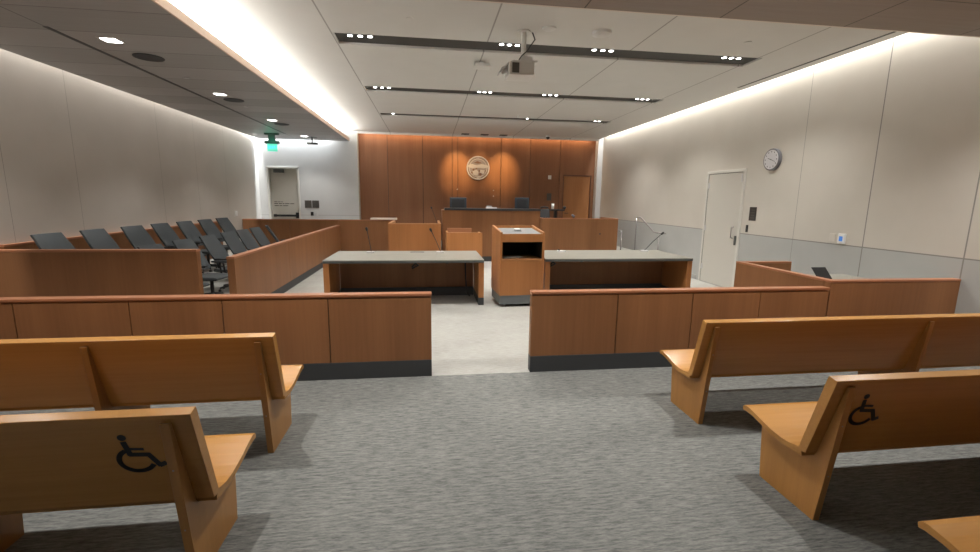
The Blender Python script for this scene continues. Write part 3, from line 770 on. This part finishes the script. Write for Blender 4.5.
for v in sc.bm.verts: v.co.x -= (v.co.z-0.80)*0.38; 
part(sc, 'screen', 'black', t, 0.003)
part(MB().box(5.04, 5.16, 5.12, 5.30, 0.75, 0.762).prism([(5.26, 0.76), (5.28, 0.76), (5.21, 0.92), (5.20, 0.91)], 'X', 5.06, 5.10), 'stand', 'edge', t)

# ------------------------------------------------------------------ handrails by the steps
def rail(pts, posts, label):
    t = thing('handrail', label, 'handrail', posts[0][0], 0, 'steel handrails by the steps')
    part(MB().tube(pts, 0.021, 10), 'rail', 'chrome', t, 0, True)
    for (b, h) in posts: part(MB().tube([b, (b[0], b[1], h)], 0.019, 10), 'post', 'chrome', t, 0, True)
rail([(6.0, 12.56, 1.33), (6.0, 12.30, 1.33), (6.0, 11.47, 0.97), (6.0, 11.15, 0.97), (6.14, 11.12, 0.97)], [((6.0, 12.56, 0.15), 1.33), ((6.0, 11.2, 0), 0.97)], 'steel handrail with a sloping bar beside the grey wainscot')
rail([(5.52, 12.64, 0.93), (5.60, 12.64, 0.93), (5.60, 13.5, 0.93)], [((5.60, 12.64, 0), 0.93), ((5.60, 13.5, 0.0), 0.93)], 'short steel handrail at the right end of the clerk enclosure')

# ------------------------------------------------------------------ seal on the wood wall
sx, sz, sr = 1.73, 2.87, 0.41
t = thing('wall_seal', 'round metal state seal mounted on the wood wall above the bench', 'seal', (sx, YW, sz))
part(MB().disc((sx, YW-0.035, sz), 'Y', sr, 0.034, 48), 'disc', 'seal', t)
rim = MB()
ring = [(sx+(sr-0.018)*math.cos(2*PI*k/48), YW-0.04, sz+(sr-0.018)*math.sin(2*PI*k/48)) for k in range(49)]
rim.tube(ring, 0.02, 8, False)
ring = [(sx+(sr-0.10)*math.cos(2*PI*k/48), YW-0.038, sz+(sr-0.10)*math.sin(2*PI*k/48)) for k in range(49)]
rim.tube(ring, 0.008, 6, False)
part(rim, 'rim', 'seal_light', t, 0, True)
rl = MB()
band = [(sx-0.34, sz+0.10), (sx-0.22, sz+0.13), (sx-0.05, sz+0.09), (sx+0.12, sz+0.13), (sx+0.34, sz+0.10), (sx+0.36, sz+0.03), (sx+0.2, sz-0.01), (sx, sz+0.01), (sx-0.2, sz-0.02), (sx-0.36, sz+0.03)]
rl.prism(band, 'Y', YW-0.048, YW-0.034)
rl.prism([(sx-0.2, sz-0.12), (sx-0.05, sz-0.06), (sx+0.02, sz-0.14), (sx-0.02, sz-0.27), (sx-0.16, sz-0.24)], 'Y', YW-0.05, YW-0.034)
rl.prism([(sx+0.08, sz-0.06), (sx+0.24, sz-0.07), (sx+0.20, sz-0.20), (sx+0.06, sz-0.16)], 'Y', YW-0.05, YW-0.034)
rl.prism([(sx-0.06, sz-0.30), (sx+0.16, sz-0.25), (sx+0.10, sz-0.33), (sx-0.04, sz-0.35)], 'Y', YW-0.045, YW-0.034)
part(rl, 'relief', 'seal_light', t, 0.004)
rd = MB()
for (a, b, r_) in ((-0.16, -0.06, 0.035), (-0.06, -0.02, 0.03), (0.08, -0.22, 0.05), (0.05, -0.10, 0.03), (-0.22, -0.16, 0.03), (0.25, -0.10, 0.025)):
    rd.disc((sx+a, YW-0.046, sz+b), 'Y', r_, 0.012, 12)
rd.prism([(sx-0.16, sz+0.17), (sx-0.02, sz+0.24), (sx+0.14, sz+0.17), (sx+0.0, sz+0.15)], 'Y', YW-0.044, YW-0.034)
part(rd, 'dark_relief', 'seal_dark', t)
# letter ticks round the edge of the seal
tk = MB()
for k in range(44):
    a = 2*PI*k/44
    if k % 11 == 0: continue
    c = Vector((sx+(sr-0.06)*math.cos(a), 0, sz+(sr-0.06)*math.sin(a)))
    tk.box(c.x-0.008, c.x+0.008, YW-0.039, YW-0.034, c.z-0.016, c.z+0.016)
part(tk, 'lettering_ring', 'seal_dark', t)

# small plates on the wood wall
def wallplate(x, z, wd, ht, mat, label, cat, y=YW, name='wall_plate', grp=None):
    o = MB().box(x-wd/2, x+wd/2, y-0.02, y-0.0005, z-ht/2, z+ht/2).build(name, mat, None, (x, y, z), 0.004)
    return tag(o, label, cat, grp)
wallplate(4.35, 2.60, 0.12, 0.14, 'white_plastic', 'small white square sensor on the wood wall, left of the wood door', 'sensor', name='wall_sensor')
wallplate(4.35, 1.90, 0.17, 0.26, 'sign_grey', 'dark rectangular plaque on the wood wall, left of the wood door', 'sign', name='wall_plaque')
for i, (x, z, l) in enumerate(((1.0, 2.12, 'tiny brass stud on the wood wall above the left monitor'), (2.3, 2.10, 'upper tiny stud on the wood wall right of the seal'), (2.3, 1.90, 'lower tiny stud on the wood wall right of the seal'))):
    o = MB().disc((x, YW-0.012, z), 'Y', 0.02, 0.011, 10).build('wall_stud', 'silver'); tag(o, l, 'stud', 'studs on the wood wall')

# ------------------------------------------------------------------ things on the far white wall
for x, l in ((-4.03, 'left of the two dark square placards on the far white wall'), (-3.79, 'right of the two dark square placards on the far white wall')):
    t = thing('wall_placard', l, 'sign', (x, YB, 1.55), 0, 'placards beside the far white door')
    part(MB().box(x-0.11, x+0.11, YB-0.012, YB-0.0005, 1.42, 1.67), 'plate', 'sign_grey', t)
    tl = MB()
    for k in range(4): tl.box(x-0.09, x+0.07-0.03*(k % 2), YB-0.014, YB-0.0125, 1.475+0.045*k, 1.49+0.045*k)
    part(tl, 'lettering', 'edge', t)
wallplate(-3.92, 1.225, 0.09, 0.13, 'black', 'black card reader under the placards on the far white wall', 'card reader', YB, 'card_reader')
wallplate(-3.77, 1.215, 0.08, 0.12, 'silver', 'grey switch plate right of the black card reader', 'switch', YB, 'switch_plate')
o = MB().box(XL+0.0005, XL+0.02, 13.97, 14.12, 1.22, 1.36).build('switch_plate', 'white_plastic', None, (XL, 14.05, 1.33), 0.004)
tag(o, 'white switch plate low on the left wall near the far corner', 'switch')

# ------------------------------------------------------------------ things on the right wall
t = thing('wall_clock', 'round wall clock with a dark rim, high on the right wall', 'clock', (XR, 7.67, 2.57))
part(MB().disc((XR-0.06, 7.67, 2.57), 'X', 0.195, 0.059, 40), 'rim', 'clock_rim', t, 0.006)
f = part(MB().disc((XR-0.064, 7.67, 2.57), 'X', 0.172, 0.004, 40), 'dial', 'clock_face', t)
for k in range(12):
    a = 2*PI*k/12; cy, cz = 7.67+0.14*math.sin(a), 2.57+0.14*math.cos(a)
    part(MB().box(XR-0.0665, XR-0.0642, cy-0.006, cy+0.006, cz-0.012, cz+0.012), 'hour_mark', 'edge', f)
def hand(name, ang, ln, wd):
    dy, dz = -math.sin(ang), math.cos(ang); m = MB()
    q = [(7.67+dz*wd-dy*0.02, 2.57-dy*wd-dz*0.02), (7.67-dz*wd-dy*0.02, 2.57+dy*wd-dz*0.02), (7.67-dz*wd*0.5+dy*ln, 2.57+dy*wd*0.5+dz*ln), (7.67+dz*wd*0.5+dy*ln, 2.57-dy*wd*0.5+dz*ln)]
    m.prism(q, 'X', XR-0.069, XR-0.067); part(m, name, 'black', t)
hand('hour_hand', R(290), 0.08, 0.006); hand('minute_hand', R(112), 0.12, 0.004)
t = thing('wall_placard', 'dark rectangular placard on the right wall beside the cream door', 'sign', (XR, 8.06, 1.58))
part(MB().box(XR-0.012, XR-0.0005, 7.97, 8.15, 1.45, 1.71), 'plate', plain('dark olive placard', (0.055, 0.05, 0.045), 0.5), t)
tl = MB()
for k in range(4): tl.box(XR-0.014, XR-0.0125, 8.005, 8.115-0.02*(k % 2), 1.495+0.05*k, 1.51+0.05*k)
part(tl, 'lettering', 'sign_grey', t)
o = MB().box(XR-0.02, XR-0.0005, 8.15, 8.20, 1.22, 1.36).build('card_reader', 'black', None, (XR, 8.175, 1.29), 0.004); tag(o, 'small black card reader below the placard on the right wall', 'card reader')
t = thing('thermostat', 'white thermostat with a blue display on the right wall', 'thermostat', (XR, 6.08, 1.27))
part(MB().box(XR-0.03, XR-0.0005, 6.01, 6.13, 1.20, 1.35), 'case', 'white_plastic', t, 0.005)
part(MB().box(XR-0.032, XR-0.0305, 6.045, 6.105, 1.235, 1.31), 'display', 'screen_blue', t)
o = MB().box(XR-0.015, XR-0.0005, 6.19, 6.29, 1.22, 1.34).build('switch_plate', plain('cream plate', (0.62, 0.58, 0.52), 0.5), None, (XR, 6.24, 1.27), 0.003); tag(o, 'cream blank wall plate left of the thermostat', 'wall plate')

# ------------------------------------------------------------------ ceiling fittings
def downlight(x, y, z, label, grp):
    t = thing('recessed_light', label, 'ceiling light', (x, y, z), 0, grp)
    part(MB().disc((x, y, z), 'Z', 0.040, 0.010, 16), 'housing', 'black', t)
    part(MB().disc((x, y, z-0.004), 'Z', 0.033, 0.004, 16), 'lens', 'lamp', t)
rown = ('nearest', 'middle', 'farthest'); cn = ('leftmost', 'second from left', 'third from left', 'rightmost'); ln = ('left', 'middle', 'right')
for ri, sy in enumerate(SLOT_Y):
    for gi, g in enumerate(GROUP_X):
        for k, x in enumerate(g):
            if ri == 0 and gi == 1 and k == 2: pass
            if ri == 2 and not ((gi, k) in ((0, 1), (2, 2), (3, 1), (3, 2))): continue
            if ri == 2: lab = 'small round downlight in the farthest ceiling slot, %s cluster%s' % (cn[gi], ', %s one' % ln[k] if gi == 3 else '')
            else: lab = 'small round downlight in the %s ceiling slot, %s of the %s cluster' % (rown[ri], ln[k], cn[gi])
            downlight(x, sy-0.06, 3.978 if ri else 3.978, lab, 'small downlights in the ceiling slots')
JL = ('behind', 'over', 'nearest', 'second', 'third', 'farthest')
for i, y in enumerate(JURY_Y):
    if i < 2: continue
    t = thing('recessed_light', 'square bright downlight in the left soffit, %s of four' % ('nearest', 'second', 'third', 'farthest')[i-2], 'ceiling light', (-3.76, y, ZS), 0, 'square soffit lights over the jury')
    part(MB().box(-3.87, -3.65, y-0.10, y+0.10, ZS-0.006, ZS-0.0005), 'frame', 'white_paint', t)
    part(MB().box(-3.84, -3.68, y-0.075, y+0.075, ZS-0.009, ZS-0.0065), 'lens', 'lamp', t)
for y, n in ((7.03, 'nearest'), (9.74, 'middle'), (12.64, 'farthest')):
    t = thing('ceiling_speaker', 'round dark ceiling speaker in the left soffit, %s of three' % n, 'speaker', (-3.72, y, ZS), 0, 'round speakers in the soffit')
    part(MB().disc((-3.72, y, ZS-0.008), 'Z', 0.17, 0.0075, 28), 'grille', plain('speaker grille', (0.06, 0.06, 0.065), 0.7), t)
    rg = [(-3.72+0.175*math.cos(2*PI*k/28), y+0.175*math.sin(2*PI*k/28), ZS-0.006) for k in range(29)]
    part(MB().tube(rg, 0.006, 6, False), 'trim_ring', 'edge', t)
for x, y, z, l in ((-3.77, 8.1, ZS, 'small round sprinkler cover in the left soffit, after the nearest speaker'), (-3.74, 10.4, ZS, 'small round sprinkler cover in the left soffit, after the middle speaker'), (-0.21, 6.03, ZC, 'small round sprinkler cover in the ceiling before the nearest slot, left side'), (4.35, 6.1, ZC, 'small round sprinkler cover in the ceiling before the nearest slot, right side')):
    t = thing('sprinkler_cover', l, 'sprinkler', (x, y, z), 0, 'flush sprinkler covers')
    part(MB().disc((x, y, z-0.008), 'Z', 0.045, 0.0075, 18), 'cover', 'silver' if z == ZS else 'ceil', t)
t = thing('smoke_detector', 'white round smoke detector on the ceiling right of the projector', 'smoke detector', (2.25, 6.07, ZC))
part(MB().tube([(2.25, 6.07, ZC-0.0005), (2.25, 6.07, ZC-0.035), (2.25, 6.07, ZC-0.055)], [0.125, 0.12, 0.07], 24), 'housing', 'white_plastic', t, 0, False)
t = thing('ceiling_sensor', 'flat white round sensor on the ceiling just right of the projector mount', 'sensor', (1.54, 6.05, ZC))
part(MB().tube([(1.54, 6.05, ZC-0.0005), (1.54, 6.05, ZC-0.018), (1.54, 6.05, ZC-0.026)], [0.09, 0.085, 0.04], 20), 'housing', 'white_plastic', t)
t = thing('wireless_access_point', 'white flat box on a bracket hanging from the ceiling, left of the projector', 'ceiling box', (0.86, 7.65, ZC))
part(MB().box(0.83, 0.89, 7.62, 7.68, ZC-0.035, ZC-0.0005), 'bracket', 'silver', t)
part(MB().prism([(0.76, ZC-0.035), (0.97, ZC-0.035), (1.00, ZC-0.085), (0.73, ZC-0.085)], 'Y', 7.55, 7.78), 'body', 'white_plastic', t, 0.008)
# projector
t = thing('projector', 'silver white projector hanging from the ceiling on a short mount', 'projector', (1.25, 6.1, ZC))
part(MB().disc((1.25, 6.22, ZC-0.016), 'Z', 0.085, 0.0155, 24), 'ceiling_plate', 'white_plastic', t)
part(MB().tube([(1.25, 6.22, ZC-0.016), (1.25, 6.22, ZC-0.40)], 0.034, 14), 'mount_pole', 'white_paint', t, 0, True)
part(MB().box(1.07, 1.40, 6.04, 6.32, ZC-0.425, ZC-0.405).box(1.20, 1.36, 6.16, 6.28, ZC-0.404, ZC-0.32), 'mount_bracket', 'white_plastic', t, 0.004)
bd = part(MB().prism([(1.02, 5.98), (1.35, 5.98), (1.35, 6.32), (1.02, 6.32)], 'Z', ZC-0.60, ZC-0.435), 'body', 'white_plastic', t, 0.012)
part(MB().box(1.06, 1.15, 5.974, 5.979, ZC-0.575, ZC-0.455), 'vent', 'sign_grey', bd)
part(MB().box(1.17, 1.32, 5.974, 5.979, ZC-0.575, ZC-0.455), 'connector_plate', 'white_plastic', bd)
part(MB().tube([(1.02, 6.12, ZC-0.50), (0.95, 6.12, ZC-0.53)], [0.045, 0.05], 14), 'lens', 'silver', bd)
part(MB().prism([(1.02, ZC-0.44), (0.90, ZC-0.56), (0.91, ZC-0.575), (1.02, ZC-0.465)], 'Y', 6.02, 6.20), 'lens_hood', 'silver', bd)
part(MB().tube([(1.36, 6.2, ZC-0.02), (1.38, 6.14, ZC-0.12), (1.28, 6.16, ZC-0.26), (1.20, 6.10, ZC-0.34), (1.14, 6.08, ZC-0.43)], 0.008, 6), 'cable', 'black', t, 0, True)
# seal spot fittings
for x, n in ((1.24, 'left'), (1.90, 'middle'), (2.55, 'right')):
    t = thing('spotlight', 'small dark recessed spotlight in the ceiling before the wood wall, %s of three' % n, 'ceiling light', (x, 15.9, ZC), 0, 'spotlights aimed at the seal')
    part(MB().box(x-0.13, x+0.13, 15.72, 15.98, ZC-0.012, ZC-0.0005), 'trim_frame', 'slot_dark', t)
    part(MB().disc((x, 15.85, ZC-0.03), 'Z', 0.05, 0.018, 14), 'gimbal', 'edge', t)
t = thing('dome_camera', 'small black dome camera on the ceiling before the wood wall', 'camera', (4.05, 15.6, ZC))
part(MB().disc((4.05, 15.6, ZC-0.05), 'Z', 0.09, 0.0495, 20), 'base', 'white_plastic', t)
part(MB().ball((4.05, 15.6, ZC-0.06), 0.065), 'dome', 'black', t, 0, True)
t = thing('ceiling_sprinkler', 'small sprinkler head hanging from the ceiling beyond the farthest slot', 'sprinkler', (2.35, 12.3, ZC))
part(MB().disc((2.35, 12.15, ZC-0.01), 'Z', 0.05, 0.0095, 14).disc((2.35, 12.15, ZC-0.06), 'Z', 0.014, 0.05, 8), 'head', 'silver', t)
# exit sign
t = thing('exit_sign', 'green lit exit sign hanging from the left soffit near the far door', 'exit sign', (-4.57, 14.5, ZS))
part(MB().box(-4.76, -4.38, 14.44, 14.56, ZS-0.05, ZS-0.0005).box(-4.66, -4.48, 14.46, 14.54, ZS-0.22, ZS-0.05), 'canopy', 'edge', t)
part(MB().box(-4.77, -4.37, 14.45, 14.55, ZS-0.30, ZS-0.22), 'housing', 'edge', t, 0.006)
pn = part(MB().box(-4.71, -4.43, 14.495, 14.505, ZS-0.52, ZS-0.30), 'sign_panel', 'pane', t)
cu = bpy.data.curves.new('exit_letters', 'FONT'); cu.body = 'EXIT'; cu.size = 0.13; cu.extrude = 0.002; cu.align_x = 'CENTER'; cu.align_y = 'CENTER'
tmp = bpy.data.objects.new('tmp', cu); C.objects.link(tmp)
dg = bpy.context.evaluated_depsgraph_get(); me = bpy.data.meshes.new_from_object(tmp.evaluated_get(dg)); bpy.data.objects.remove(tmp)
me.materials.clear(); me.materials.append(M['exit_green'])
eo = bpy.data.objects.new('lettering', me); C.objects.link(eo); eo.parent = pn
eo.rotation_euler = (R(90), 0, 0); eo.location = (-4.57+4.57, -0.009, -0.41)
lg = bpy.data.lights.new('exit_glow', 'POINT'); lg.energy = 0.6; lg.color = (0.1, 1, 0.6); lg.shadow_soft_size = 0.05
lo = bpy.data.objects.new('exit_glow', lg); C.objects.link(lo); lo.location = (-4.57, 14.3, ZS-0.22)
# small camera on the soffit end
t = thing('ceiling_camera', 'small dark camera on a stub under the far end of the left soffit', 'camera', (-3.60, 15.2, ZS))
part(MB().disc((-3.60, 15.2, ZS-0.16), 'Z', 0.02, 0.1595, 10).disc((-3.60, 15.2, ZS-0.012), 'Z', 0.16, 0.0115, 16), 'stub', 'edge', t)
part(MB().box(-3.75, -3.45, 15.12, 15.30, ZS-0.21, ZS-0.16), 'camera_body', 'slot_dark', t, 0.008)
